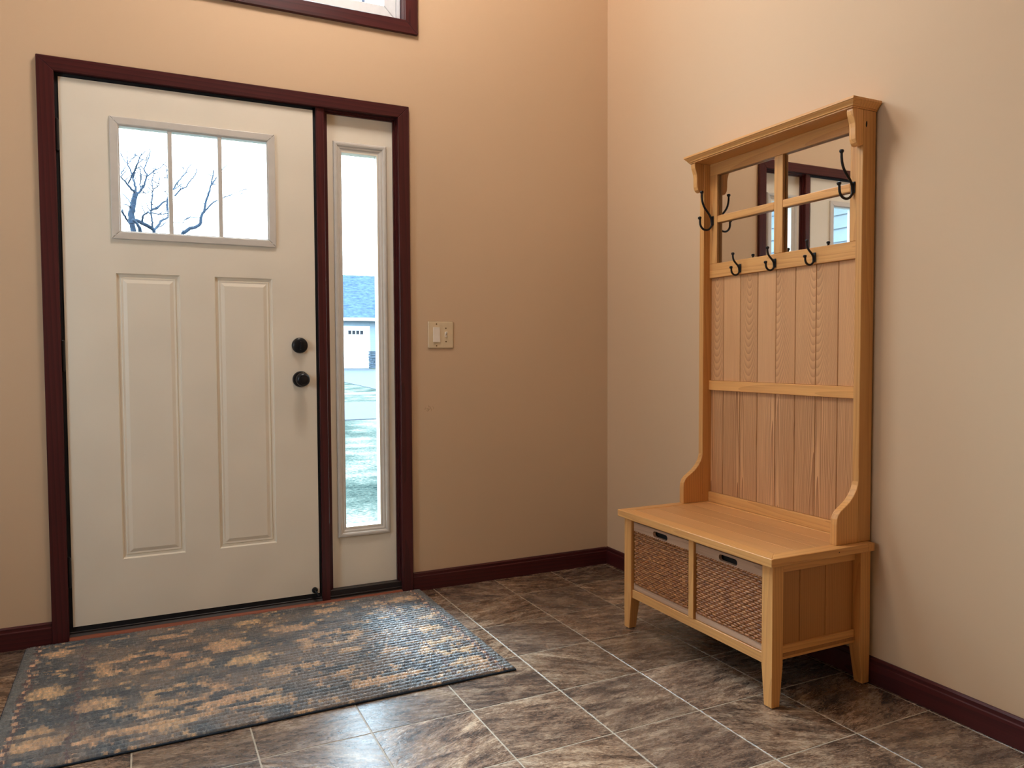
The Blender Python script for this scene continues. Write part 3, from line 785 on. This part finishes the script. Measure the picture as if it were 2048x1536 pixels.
# ------------------------------------------------------------------ wicker baskets in the bench
def basket(y0, y1, label):
    """front of the basket at x=-0.42; the body runs back under the seat"""
    z0, z1 = 0.157, 0.4165
    xf = -0.4215
    bk = empty('wicker_basket', (-0.25, (y0+y1)/2, z0), label=label, cat='basket', group='wicker baskets in the bench')
    hb, ht_ = 0.181, 0.383            # band edges
    yc = (y0+y1)/2
    # top wooden band with a rounded hand slot
    hw, hh, zc = 0.043, 0.0105, 0.3985
    b = bmesh.new()
    out = [(y0, ht_), (y1, ht_), (y1, z1), (y0, z1)]
    slot = []
    for i in range(9):
        a = -math.pi/2 + math.pi*i/8; slot.append((yc+hw-hh+hh*math.cos(a), zc+hh*math.sin(a)))
    for i in range(9):
        a = math.pi/2 + math.pi*i/8; slot.append((yc-hw+hh+hh*math.cos(a), zc+hh*math.sin(a)))
    for x in (xf, xf+0.012):
        vo = [b.verts.new((x, *p_)) for p_ in out]; vi = [b.verts.new((x, *p_)) for p_ in slot]
        n = len(vi)
        # four fans: right half, left half, plus top/bottom strips
        b.faces.new([vo[1], vo[2]] + [vi[i] for i in range(8, -1, -1)])
        b.faces.new([vo[3], vo[0]] + [vi[i] for i in range(17, 8, -1)])
        b.faces.new([vo[0], vo[1], vi[0], vi[17]])
        b.faces.new([vo[2], vo[3], vi[9], vi[8]])
        if x == xf: fo_, fi_ = vo, vi
        else:
            for i in range(4): b.faces.new((fo_[i], fo_[(i+1) % 4], vo[(i+1) % 4], vo[i]))
            for i in range(n): b.faces.new((fi_[i], fi_[(i+1) % n], vi[(i+1) % n], vi[i]))
    mm = MB(); mm.merge(b); mm.build('top_band', 'greywash', bk)
    MB().box(xf, xf+0.012, y0, y1, z0, hb, 0.0012).build('bottom_band', 'greywash', bk)
    mm = MB()
    mm.box(xf+0.02, xf+0.026, y0+0.008, y1-0.008, z0, z1-0.004).box(xf+0.026, -0.08, y0+0.008, y0+0.014, z0, z1-0.004)
    mm.box(xf+0.026, -0.08, y1-0.014, y1-0.008, z0, z1-0.004).box(-0.086, -0.08, y0+0.014, y1-0.014, z0, z1-0.004).box(xf+0.026, -0.086, y0+0.014, y1-0.014, z0, z0+0.006)
    mm.build('basket_body', 'dark', bk)  # body coloured near-black to stand for shade behind the strands
    # woven front: rows of strands passing in front of and behind upright stakes
    pitch, rows, per = 0.0245, 27, 12
    ya, yb = y0+0.006, y1-0.006
    dz = (ht_-hb)/rows
    nper = round((yb-ya)/pitch); pit = (yb-ya)/nper
    ns = nper*per + 1
    vs, fs = [], []
    rng = random.Random(int(abs(y0)*1e4))
    for r in range(rows):
        zc_ = hb+dz*(r+0.5)
        ph = 0.0 if r % 2 == 0 else 0.5
        seg = 8
        base = len(vs)
        jit = rng.uniform(-0.0006, 0.0006)
        for i in range(ns):
            y = ya+(yb-ya)*i/(ns-1)
            u = ((y-ya)/pit+ph+0.03*math.sin(r*1.7)) % 1.0
            env = math.sin(math.pi*u)**0.3                # 0 behind the stake, 1 in front
            x = xf+0.0095-0.0075*env
            zz = zc_+jit
            hz_ = dz*(0.30+0.32*env)
            for k_ in range(seg):
                a = 2*math.pi*k_/seg
                vs.append((x+0.0042*math.cos(a), y, zz+hz_*math.sin(a)))
        for i in range(ns-1):
            for k_ in range(seg):
                a_, b_ = base+i*seg+k_, base+i*seg+(k_+1) % seg
                fs.append((a_, b_, b_+seg, a_+seg))
    me = bpy.data.meshes.new('weave'); me.from_pydata(vs, [], fs); me.update()
    me.polygons.foreach_set('use_smooth', [True]*len(me.polygons))
    me.materials.append(M['wicker'])
    o = bpy.data.objects.new('wicker_weave', me); COL.objects.link(o); o['kind'] = 'stuff'
    place(o, (0, 0, 0), bk)
    # twisted binding along both bands
    for z in (ht_-0.001, hb+0.001):
        n = 90
        bb = MB()
        for k2 in (0, 1):
            pts = [(xf+0.001+0.0022*math.cos(math.pi*k2+i*0.9), ya+(yb-ya)*i/n, z+0.0022*math.sin(math.pi*k2+i*0.9)) for i in range(n+1)]
            bb.tube(pts, 0.0019, 6)
        bb.build('twisted_binding', 'wicker', bk, smooth=True)
    # upright stakes show as dark verticals at the sides
    for y in (ya, yb):
        MB().tube([(xf+0.006, y, hb), (xf+0.006, y, ht_)], 0.0045, 8).build('corner_stake', 'wicker', bk, smooth=True)
basket(-1.1625, -0.8345, 'wicker basket in the bench, nearer the front door corner')
basket(-1.5105, -1.1965, 'wicker basket in the bench, at the near leg end')

# ================================================================== RUG
LX, LY = 1.492, 0.946
RC = Vector((-1.744, -0.5035, 0)); RA = math.radians(0.75)
RIB = 0.0228
def rug_uv(px):
    """reference pixel -> rug coordinates (metres from rug centre)"""
    d_ = _f + _r*((px[0]-1024)/1511.67) - _u*((px[1]-768)/1511.67)
    t_ = (0.012-CAM.z)/d_.z
    q = CAM + d_*t_ - RC
    return (q.x*math.cos(RA)+q.y*math.sin(RA), -q.x*math.sin(RA)+q.y*math.cos(RA))
RES = 0.0027
nx, ny = int(LX/RES), int(LY/RES)
X, Y = np.meshgrid(np.linspace(-LX/2, LX/2, nx), np.linspace(-LY/2, LY/2, ny))
rs = np.random.RandomState(3)
def cellnoise(cx, cy, seed):
    v = np.sin(cx*127.1+cy*311.7+seed*74.7)*43758.5453
    return v-np.floor(v)
def smooth_noise(x, y, seed):
    xi, yi = np.floor(x), np.floor(y); fx, fy = x-xi, y-yi
    fx, fy = fx*fx*(3-2*fx), fy*fy*(3-2*fy)
    n = lambda a, b: cellnoise(a, b, seed)
    return (n(xi, yi)*(1-fx)+n(xi+1, yi)*fx)*(1-fy)+(n(xi, yi+1)*(1-fx)+n(xi+1, yi+1)*fx)*fy
# yarn loops: colour changes run along each rib, slightly ragged from rib to rib
row = np.floor(Y/RIB)
half = np.floor(Y/(RIB/2))
KN = 0.0036
kx = np.floor(X/KN+3.7*cellnoise(half, half*0.0, 8))
tx = X+0.016*(cellnoise(half, half*0.0, 7)-0.5)+0.010*(smooth_noise(X*110, half*7.3, 6)-0.5); ty = (half+0.5)*RIB/2+0.3*(Y-(half+0.5)*RIB/2)
rug_j = 0.6*(smooth_noise(X*170, half*5.1, 1)-0.5)+0.4*(cellnoise(kx, half, 1)-0.5)
wx_ = tx+0.009*(smooth_noise(tx*40, ty*40, 5)-0.5)*2; wy_ = ty+0.009*(smooth_noise(tx*40, ty*40, 6)-0.5)*2
gold = np.zeros_like(X)
def blob(c, rx, ry, w=1.0, ring=None):
    global gold
    d_ = np.sqrt(((wx_-c[0])/rx)**2+((wy_-c[1])/ry)**2)
    ang = np.arctan2(wy_-c[1], wx_-c[0])
    d_ = d_*(1+0.14*np.cos(ang*7+c[0]*9))
    g_ = np.clip((1.05-d_)*4, 0, 1)
    if ring: g_ = g_*np.clip((d_-ring)*7, 0, 1) + 0.9*np.clip((ring*0.5-d_)*6, 0, 1)*(np.cos(ang*3) > -0.3)
    gold = np.maximum(gold, g_*w)
for c, rx, ry, rg in (((278, 1326), 0.15, 0.082, 0.55), ((368, 1387), 0.135, 0.08, 0.55), ((660, 1277), 0.13, 0.075, 0.5), ((905, 1290), 0.13, 0.08, 0.5)):
    blob(rug_uv(c), rx, ry, 1.0, rg)
ROS = gold.copy()
clear = np.zeros_like(X)
for c in ((278, 1326), (368, 1387), (660, 1277), (905, 1290)):
    q_ = rug_uv(c); clear = np.maximum(clear, np.clip((1.25-np.sqrt(((wx_-q_[0])/0.15)**2+((wy_-q_[1])/0.085)**2))*5, 0, 1))
for c, rx, ry in (((454, 1290), 0.075, 0.055), ((500, 1319), 0.07, 0.045), ((120, 1307), 0.05, 0.04), ((496, 1245), 0.06, 0.03), ((589, 1256), 0.09, 0.03),
                  ((658, 1221), 0.06, 0.03), ((808, 1198), 0.07, 0.03), ((760, 1204), 0.03, 0.015), ((822, 1346), 0.045, 0.022), ((942, 1321), 0.06, 0.04), ((753, 1362), 0.09, 0.035),
                  ((556, 1400), 0.07, 0.03), ((507, 1387), 0.065, 0.03), ((95, 1388), 0.07, 0.04), ((75, 1490), 0.08, 0.035), ((330, 1450), 0.085, 0.03), ((200, 1410), 0.08, 0.035),
                  ((262, 1425), 0.05, 0.02), ((300, 1428), 0.05, 0.02), ((470, 1395), 0.08, 0.025), ((430, 1410), 0.06, 0.02), ((410, 1430), 0.035, 0.018), ((245, 1464), 0.045, 0.02), ((170, 1483), 0.05, 0.02), ((330, 1275), 0.07, 0.025),
                  ((400, 1325), 0.05, 0.03), ((620, 1330), 0.05, 0.02), ((700, 1300), 0.05, 0.02), ((860, 1256), 0.06, 0.03), ((70, 1467), 0.05, 0.02), ((560, 1345), 0.06, 0.02), ((690, 1345), 0.05, 0.02), ((790, 1300), 0.05, 0.025), ((880, 1225), 0.04, 0.02)):
    blob(rug_uv(c), rx, ry, 0.95)
gold = np.maximum(ROS, gold*(1-clear))
mot = smooth_noise(tx*16, ty*22, 11)
spk = smooth_noise(tx*45, ty*45, 12)
gold = np.maximum(gold, np.clip((spk*0.65+mot*0.45-0.80)*6, 0, 0.6)*(1-0.7*clear))
fle = smooth_noise(tx*26, ty*75, 51)*0.7+smooth_noise(tx*70, ty*80, 52)*0.35
gold = np.maximum(gold, np.clip((fle-0.70)*7, 0, 0.66)*(1-0.9*clear))
gold = np.clip(gold+rug_j*1.3*(gold > 0.05), 0, 1)*np.clip(0.55+0.9*smooth_noise(tx*60, ty*40, 41), 0, 1)
teal = np.array(lin(42, 52, 58)); brn = np.array(lin(108, 90, 74)); gld = np.array(lin(216, 178, 128)); gld2 = np.array(lin(200, 148, 116)); grey = np.array(lin(132, 126, 118))
m1 = np.clip((smooth_noise(tx*9, ty*14, 21)-0.27)*2.4, 0, 1)[..., None]
colr = teal*(1-m1)+brn*m1
m2 = np.clip((0.5*cellnoise(kx, half, 9)+0.6*smooth_noise(X*120, half*3.3, 19)-0.58)*2.2, 0, 0.7)[..., None]
colr = colr*(1-m2)+grey*m2
m3 = np.clip((smooth_noise(tx*12, ty*30, 61)-0.62)*4, 0, 0.8)[..., None]
colr = colr*(1-m3)+np.array(lin(34, 42, 50))*m3
g2 = smooth_noise(tx*7, ty*7, 31)[..., None]
gc = gld*(1-g2*0.6)+gld2*g2*0.6
colr = colr*(1-gold[..., None])+gc*gold[..., None]
# end borders: plain strip, dotted brick stripe, second faint stripe
ex = LX/2-np.abs(tx)
bd = (ex < 0.030)[..., None]
colr = np.where(bd, np.array(lin(92, 92, 88))*(0.75+0.5*cellnoise(kx, half, 4))[..., None], colr)
for lo_, hi_, cc in ((0.032, 0.052, lin(74, 46, 44)), (0.185, 0.200, lin(82, 56, 52))):
    st_ = ((ex > lo_) & (ex < hi_) & (cellnoise(kx, half, 14) > 0.25))[..., None]
    colr = np.where(st_, np.array(cc), colr)
st_ = ((ex > 0.036) & (ex < 0.048) & (row % 2 == 0) & (cellnoise(kx, half, 15) > 0.3))[..., None]
colr = np.where(st_, np.array(lin(206, 160, 124)), colr)
colr = colr*(0.52+0.42*cellnoise(kx, half, 2)+0.54*smooth_noise(X*150, half*4.1, 2))[..., None]
fy_ = (Y/RIB) % 1.0; fx_ = (X/0.0075+0.9*fy_+cellnoise(row, row*0.0, 17)) % 1.0
Z = 0.0046+0.0088*np.sin(np.pi*fy_)**0.5+0.0014*np.sin(np.pi*fx_)*np.sin(np.pi*fy_)+(cellnoise(kx, half, 3)-0.5)*0.0012+(rs.rand(*X.shape)-0.5)*0.0030
ed_ = np.minimum(np.minimum(LX/2-np.abs(X), LY/2-np.abs(Y))/0.008, 1)
Z = Z*(0.55+0.45*np.sqrt(np.clip(ed_, 0, 1)))
jx = (rs.rand(*X.shape)-0.5)*0.0012; jy = (rs.rand(*X.shape)-0.5)*0.0012
co = np.stack([X+jx, Y+jy, Z], -1).reshape(-1, 3)
ii = (np.arange(ny-1)[:, None]*nx+np.arange(nx-1)[None, :]).ravel()
quads = np.stack([ii, ii+1, ii+nx+1, ii+nx], -1)
rug = empty('area_rug', RC, label='teal and gold ribbed floral rug lying at the front door', cat='rug')
rug.rotation_euler = (0, 0, RA)
me = bpy.data.meshes.new('pile')
me.vertices.add(len(co)); me.vertices.foreach_set('co', co.ravel().astype(np.float32))
me.loops.add(quads.size); me.loops.foreach_set('vertex_index', quads.ravel().astype(np.int32))
me.polygons.add(len(quads)); me.polygons.foreach_set('loop_start', (np.arange(len(quads))*4).astype(np.int32))
me.update(calc_edges=True)
at = me.color_attributes.new('yarn', 'FLOAT_COLOR', 'POINT')
rgba = np.concatenate([colr.reshape(-1, 3), np.ones((len(co), 1))], 1)
at.data.foreach_set('color', rgba.ravel().astype(np.float32))
me.materials.append(M['rug'])
o = bpy.data.objects.new('pile', me); COL.objects.link(o); o.parent = rug; o['kind'] = 'stuff'
b = MB().box(-LX/2-0.003, LX/2+0.003, -LY/2-0.003, LY/2+0.003, 0.0005, 0.0065, 0.002, 2)
o = b.build('binding', 'rugedge', origin=(0, 0, 0)); o.parent = rug; o.location = (0, 0, 0)

# ================================================================== FOYER LAMP (above the frame)
lp = empty('pendant_lamp', (-1.5, -0.85, CEIL), label='frosted globe pendant lamp hanging from the foyer ceiling', cat='pendant lamp')
MB().lathe([(0.065, 0), (0.065, -0.012), (0.03, -0.03), (0.008, -0.035)], (-1.5, -0.85, CEIL), (0, 0, 1), 24).build('canopy', 'black', lp, smooth=True)
MB().tube([(-1.5, -0.85, CEIL-0.03), (-1.5, -0.85, 3.52)], 0.006, 8).build('rod', 'black', lp)
MB().lathe([(0.03, 0.06), (0.035, 0.0), (0.07, -0.03), (0.01, -0.035)], (-1.5, -0.85, 3.50), (0, 0, 1), 24).build('collar', 'black', lp, smooth=True)
MB().ball((-1.5, -0.85, 3.33), 0.14, 32).build('globe', 'globe', lp, smooth=True)
ld = bpy.data.lights.new('lamp_light', 'POINT'); ld.energy = LAMP_POWER; ld.color = LAMP_COLOR; ld.shadow_soft_size = 0.146
lo = bpy.data.objects.new('lamp_light', ld); COL.objects.link(lo); place(lo, (-1.5, -0.85, 3.33), lp)

# ================================================================== OUTDOORS
def ground_z(y): return -0.3 if y < 12 else -0.3+(y-12)*0.026
mb = MB()
ys = [0.16, 3, 6, 9, 12, 16, 20, 28, 36, 60, 120]
rows_ = [[mb.bm.verts.new((x, y, ground_z(y))) for x in (-60, -20, -5, 0, 5, 15, 40, 80)] for y in ys]
for r0, r1 in zip(rows_, rows_[1:]):
    for i in range(7): mb.bm.faces.new((r0[i], r0[i+1], r1[i+1], r1[i]))
tag(mb.build('lawn', 'lawn', origin=(0, 0, 0)), 'winter lawn outside beyond the front door', kind='structure')
def slab(name, pts, mat, label, lift=0.02):
    b = MB(); top = [b.bm.verts.new((x, y, ground_z(y)+lift)) for x, y in pts]; bot = [b.bm.verts.new((x, y, ground_z(y)-0.05)) for x, y in pts]
    b.bm.faces.new(top); b.bm.faces.new(bot[::-1])
    for i in range(len(pts)): b.bm.faces.new((top[i], bot[i], bot[(i+1) % len(pts)], top[(i+1) % len(pts)]))
    return tag(b.build(name, mat), label, kind='structure')
slab('road', [(-40, 12.2), (50, 12.2), (50, 16.2), (-40, 16.2)], 'asphalt', 'grey road crossing beyond the lawn')
slab('curb', [(-40, 18.6), (50, 18.6), (50, 18.95), (-40, 18.95)], 'concrete', 'pale kerb line beyond the road', 0.05)
slab('driveway', [(4.6, 19.2), (6.2, 19.2), (8.35, 35.9), (4.2, 35.9)], 'asphalt', 'driveway leading to the neighbouring garage')

nh = empty('neighbor_house', (7.0, 37, 0.32), label='white garage house with blue-grey roof across the road', cat='house')
HY = 36.0
def hb_(name, x0, x1, y0, y1, z0, z1, mat, par=nh, bev=0.0):
    return MB().box(x0, x1, y0, y1, z0, z1, bev).build(name, mat, par)
hb_('wall', 3.5, 14.5, HY+0.03, HY+7, 0.30, 2.95, 'siding')
for i in range(16):
    z = 1.24+i*0.1
    if z > 2.75: break
    MB().prism([(HY+0.03, z), (HY+0.005, z), (HY+0.022, z+0.1), (HY+0.03, z+0.1)], 0, 8.52, 14.5).build('siding_board', 'siding', nh)
mb = MB().prism([(HY-0.45, 2.95), (HY+3.5, 5.55), (HY+7.4, 2.95), (HY+7.4, 2.83), (HY-0.45, 2.83)], 0, 3.0, 15.0)
mb.build('roof', 'shingle', nh)
hb_('fascia', 3.0, 15.0, HY-0.50, HY-0.44, 2.80, 2.95, 'whitepaint')
hb_('door_trim', 8.41, 8.52, HY-0.03, HY+0.03, 0.32, 2.54, 'whitepaint')
hb_('door_trim', 5.0, 8.41, HY-0.03, HY+0.03, 2.445, 2.54, 'whitepaint')
gd = hb_('garage_door', 5.0, 8.41, HY+0.0, HY+0.028, 0.33, 2.445, 'whitepaint')
for i in range(4):
    z = 0.33+i*0.528
    MB().box(5.02, 8.39, HY-0.012, HY, z+0.015, z+0.513, 0.006).build('door_panel', 'whitepaint', gd)
for x0 in (7.374, 7.584, 7.794, 8.004, 5.45, 5.66, 5.87, 6.08):
    hb_('garage_pane', x0, x0+0.17, HY-0.02, HY-0.011, 2.105, 2.308, 'darkglass', gd)
rng = random.Random(5)
z = 0.32
st = empty('stone_veneer', (9.5, HY, 0.32)); place(st, (9.5, HY, 0.32), nh)
while z < 1.22:
    h_ = rng.uniform(0.07, 0.15); x = 8.43
    while x < 10.6:
        w_ = rng.uniform(0.2, 0.5)
        MB().box(x, min(x+w_-0.015, 10.7), HY-rng.uniform(0.03, 0.07), HY+0.03, z, min(z+h_-0.012, 1.235), 0.008).build('stone', 'stone', st)
        x += w_
    z += h_

# side wing of this house, seen only in the mirror
gw = empty('garage_wing', (-6.2, 4, -0.3), label='pale lap-sided wing of the house seen in the mirror', cat='house wing')
MB().box(-8.5, -5.03, 0.5, 9.0, -0.3, 3.1).build('wall', 'siding', gw)
bd0 = None
for i in range(22):
    z = -0.25+i*0.15
    if bd0 is None:
        bd0 = MB().prism([(-5.03, z), (-5.0, z), (-5.02, z+0.15), (-5.03, z+0.15)], 1, 0.5, 9.0).build('siding_board', 'siding', gw); z00 = z
    else:
        o = bd0.copy(); COL.objects.link(o); o.location = Vector(bd0.location)+Vector((0, 0, z-z00))
MB().prism([(-8.9, 3.1), (-4.6, 3.1), (-6.75, 4.5)], 1, 0.2, 9.4).build('roof', 'shingle', gw)
MB().box(-5.0, -4.9, 8.9, 9.0, -0.3, 3.1).build('corner_board', 'whitepaint', gw)
MB().box(-5.0, -4.97, 3.6, 3.75, -0.3, 3.1).build('corner_board', 'whitepaint', gw)

# bare tree on the lawn: main limbs traced, twigs grown from them
def TP(a, b, dy=0.0):
    px = (225+a*0.15625, 240+b*0.15625)
    d_ = _f + _r*((px[0]-1024)/1511.67) - _u*((px[1]-768)/1511.67)
    t_ = (15.0+dy-CAM.y)/d_.y
    return CAM + d_*t_
bt = empty('bare_tree', (-1.6, 15, ground_z(15)), label='bare winter tree with forking branches seen through the door window', cat='tree')
LIMB = [
 ([(250, 1330), (245, 1220), (268, 1090), (278, 990), (308, 940)], 29, 20, 0.0),
 ([(308, 940), (285, 830), (262, 740), (218, 625), (195, 545), (190, 400)], 11, 3, 0.3),
 ([(305, 945), (222, 868), (168, 802), (105, 725)], 11, 6, -0.3),
 ([(305, 945), (365, 900), (410, 820), (440, 722), (410, 620), (435, 545), (470, 450)], 11, 3.5, 0.4),
 ([(440, 722), (520, 660), (620, 600), (720, 470)], 6, 2.5, 0.2),
 ([(262, 740), (300, 600), (345, 480), (372, 405)], 8, 2.5, -0.2),
 ([(205, 810), (250, 720), (290, 640), (315, 560), (400, 510), (435, 540)], 7, 3, -0.5),
 ([(195, 560), (150, 520), (110, 430)], 5, 2.5, 0.2),
 ([(215, 540), (265, 490), (305, 440)], 5, 2.5, 0.4),
 ([(110, 680), (160, 600), (130, 545)], 6, 3, 0.5),
 ([(375, 890), (350, 840), (370, 760), (355, 640), (335, 600)], 7, 3, 0.5),
 ([(250, 1275), (375, 1315), (530, 1410)], 15, 17, 0.3),
 ([(530, 1410), (620, 1300), (720, 1240), (760, 1200)], 12, 7, 0.6),
 ([(535, 1405), (610, 1360), (720, 1310), (900, 1318)], 7, 3, 0.9),
 ([(512, 1392), (510, 1285), (490, 1200), (497, 1080), (508, 950), (520, 880), (508, 765), (540, 660), (560, 590)], 9, 3, 0.0),
 ([(520, 880), (590, 840), (590, 780), (660, 740)], 5, 2.5, -0.4),
 ([(495, 1150), (570, 1130), (640, 1060), (700, 1015), (712, 960), (640, 895)], 11, 3, 0.4),
 ([(385, 1310), (395, 1230), (450, 1180), (495, 1190), (620, 1210), (720, 1190)], 9, 4, -0.3),
 ([(360, 1440), (335, 1350), (250, 1275)], 17, 10, -0.2),
 ([(505, 1080), (545, 1100), (565, 1135)], 5, 4, 0.0),
 ([(712, 1010), (720, 900), (700, 700), (698, 600)], 6, 3, 0.3),
 ([(725, 1240), (705, 1100), (718, 980), (770, 890), (850, 780), (912, 708), (972, 608)], 11, 4, 0.5),
 ([(780, 890), (860, 835), (960, 790)], 6, 2.5, 0.8),
 ([(912, 708), (905, 600)], 5, 2.5, 0.3),
 ([(800, 975), (880, 885), (950, 850), (1010, 760), (1055, 705), (1080, 625)], 7, 4, 0.2),
 ([(1055, 705), (1040, 625)], 4, 2.5, 0.3),
 ([(900, 1440), (1000, 1390), (1120, 1335), (1135, 1250), (1165, 1170), (1212, 1000), (1252, 880), (1270, 810), (1292, 640)], 17, 5, 0.0),
 ([(1270, 820), (1310, 770), (1365, 695), (1450, 580), (1525, 490)], 8, 2, 0.3),
 ([(1178, 1180), (1250, 1092), (1345, 1028), (1430, 990), (1560, 940), (1720, 880)], 8, 2.5, 0.5),
 ([(1490, 968), (1600, 970), (1655, 935)], 4, 2, 0.8),
 ([(1135, 1250), (960, 1262), (940, 1290)], 4, 2.5, -0.3),
 ([(235, 1070), (180, 990), (120, 930)], 6, 4, 0.4), ([(235, 1120), (180, 1090), (120, 1075)], 6, 3, -0.4),
 ([(110, 1150), (160, 1230), (205, 1305), (260, 1400)], 9, 8, 0.2), ([(380, 930), (440, 935), (490, 915)], 5, 3, 0.4),
]
PXM = 0.15625*18.3/1511.67*1.35
rng = random.Random(11)
limb_i = 0
for pts, r0, r1, dep in LIMB:
    n = len(pts)
    P = []
    for i, (a, b) in enumerate(pts):
        P.append(TP(a, b, dep*(i/(n-1))*1.6))
    # smooth and roughen
    Q, Rr = [], []
    for i in range(n-1):
        p0, p1, p2, p3 = P[max(i-1, 0)], P[i], P[i+1], P[min(i+2, n-1)]
        for j in range(4):
            q = j/4
            v = 0.5*((2*p1)+(-p0+p2)*q+(2*p0-5*p1+4*p2-p3)*q*q+(-p0+3*p1-3*p2+p3)*q**3)
            v = v+Vector((rng.uniform(-1, 1), rng.uniform(-1, 1), rng.uniform(-1, 1)))*0.012
            Q.append(v); Rr.append((r0+(r1-r0)*(i+q)/(n-1))*PXM)
    Q.append(P[-1]); Rr.append(r1*PXM)
    mb = MB().tube(Q, Rr, 7)
    for i in range(3, len(Q), 3):            # twigs
        if rng.random() < 0.55 and Rr[i] < 0.03:
            d_ = Vector((rng.uniform(-1, 1), rng.uniform(-0.6, 0.6), rng.uniform(0.1, 1))).normalized()
            L = rng.uniform(0.12, 0.4); tw = [Q[i]]
            for s_ in range(4):
                d_ = (d_+Vector((rng.uniform(-.4, .4), rng.uniform(-.4, .4), rng.uniform(-.2, .4)))).normalized()
                tw.append(tw[-1]+d_*L/4)
            mb.tube(tw, [0.012, 0.010, 0.008, 0.006, 0.004], 5)
    mb.build('branch', 'bark', bt, smooth=True)
base = Vector((-1.9, 15.2, ground_z(15)))
f1, f2, f3 = TP(360, 1440, -0.3), TP(250, 1330), TP(530, 1410, 0.5)
mb = MB().tube([base-Vector((0, 0, 0.1)), base+Vector((0.02, 0, 0.9)), base+Vector((0.0, -0.1, 2.0)), base+Vector((0.05, -0.2, 2.6))], [0.26, 0.2, 0.17, 0.15], 12)
top = base+Vector((0.05, -0.2, 2.6))
mb.tube([top, (top+f2)/2+Vector((-0.1, 0, 0)), f2, TP(250, 1280)], [0.11, 0.08, 0.055, 0.05], 9)
mb.tube([top, (top+f1)/2, f1], [0.09, 0.06, 0.035], 8)
mb.tube([top, (top+f3)/2+Vector((0, 0, -0.1)), f3], [0.09, 0.06, 0.035], 8)
f4 = TP(900, 1440)
mb.tube([top-Vector((0, 0, 0.4)), (top+f4)/2+Vector((0.1, 0, -0.25)), f4, TP(930, 1425)], [0.1, 0.06, 0.035, 0.034], 8)
mb.build('trunk', 'bark', bt, smooth=True)
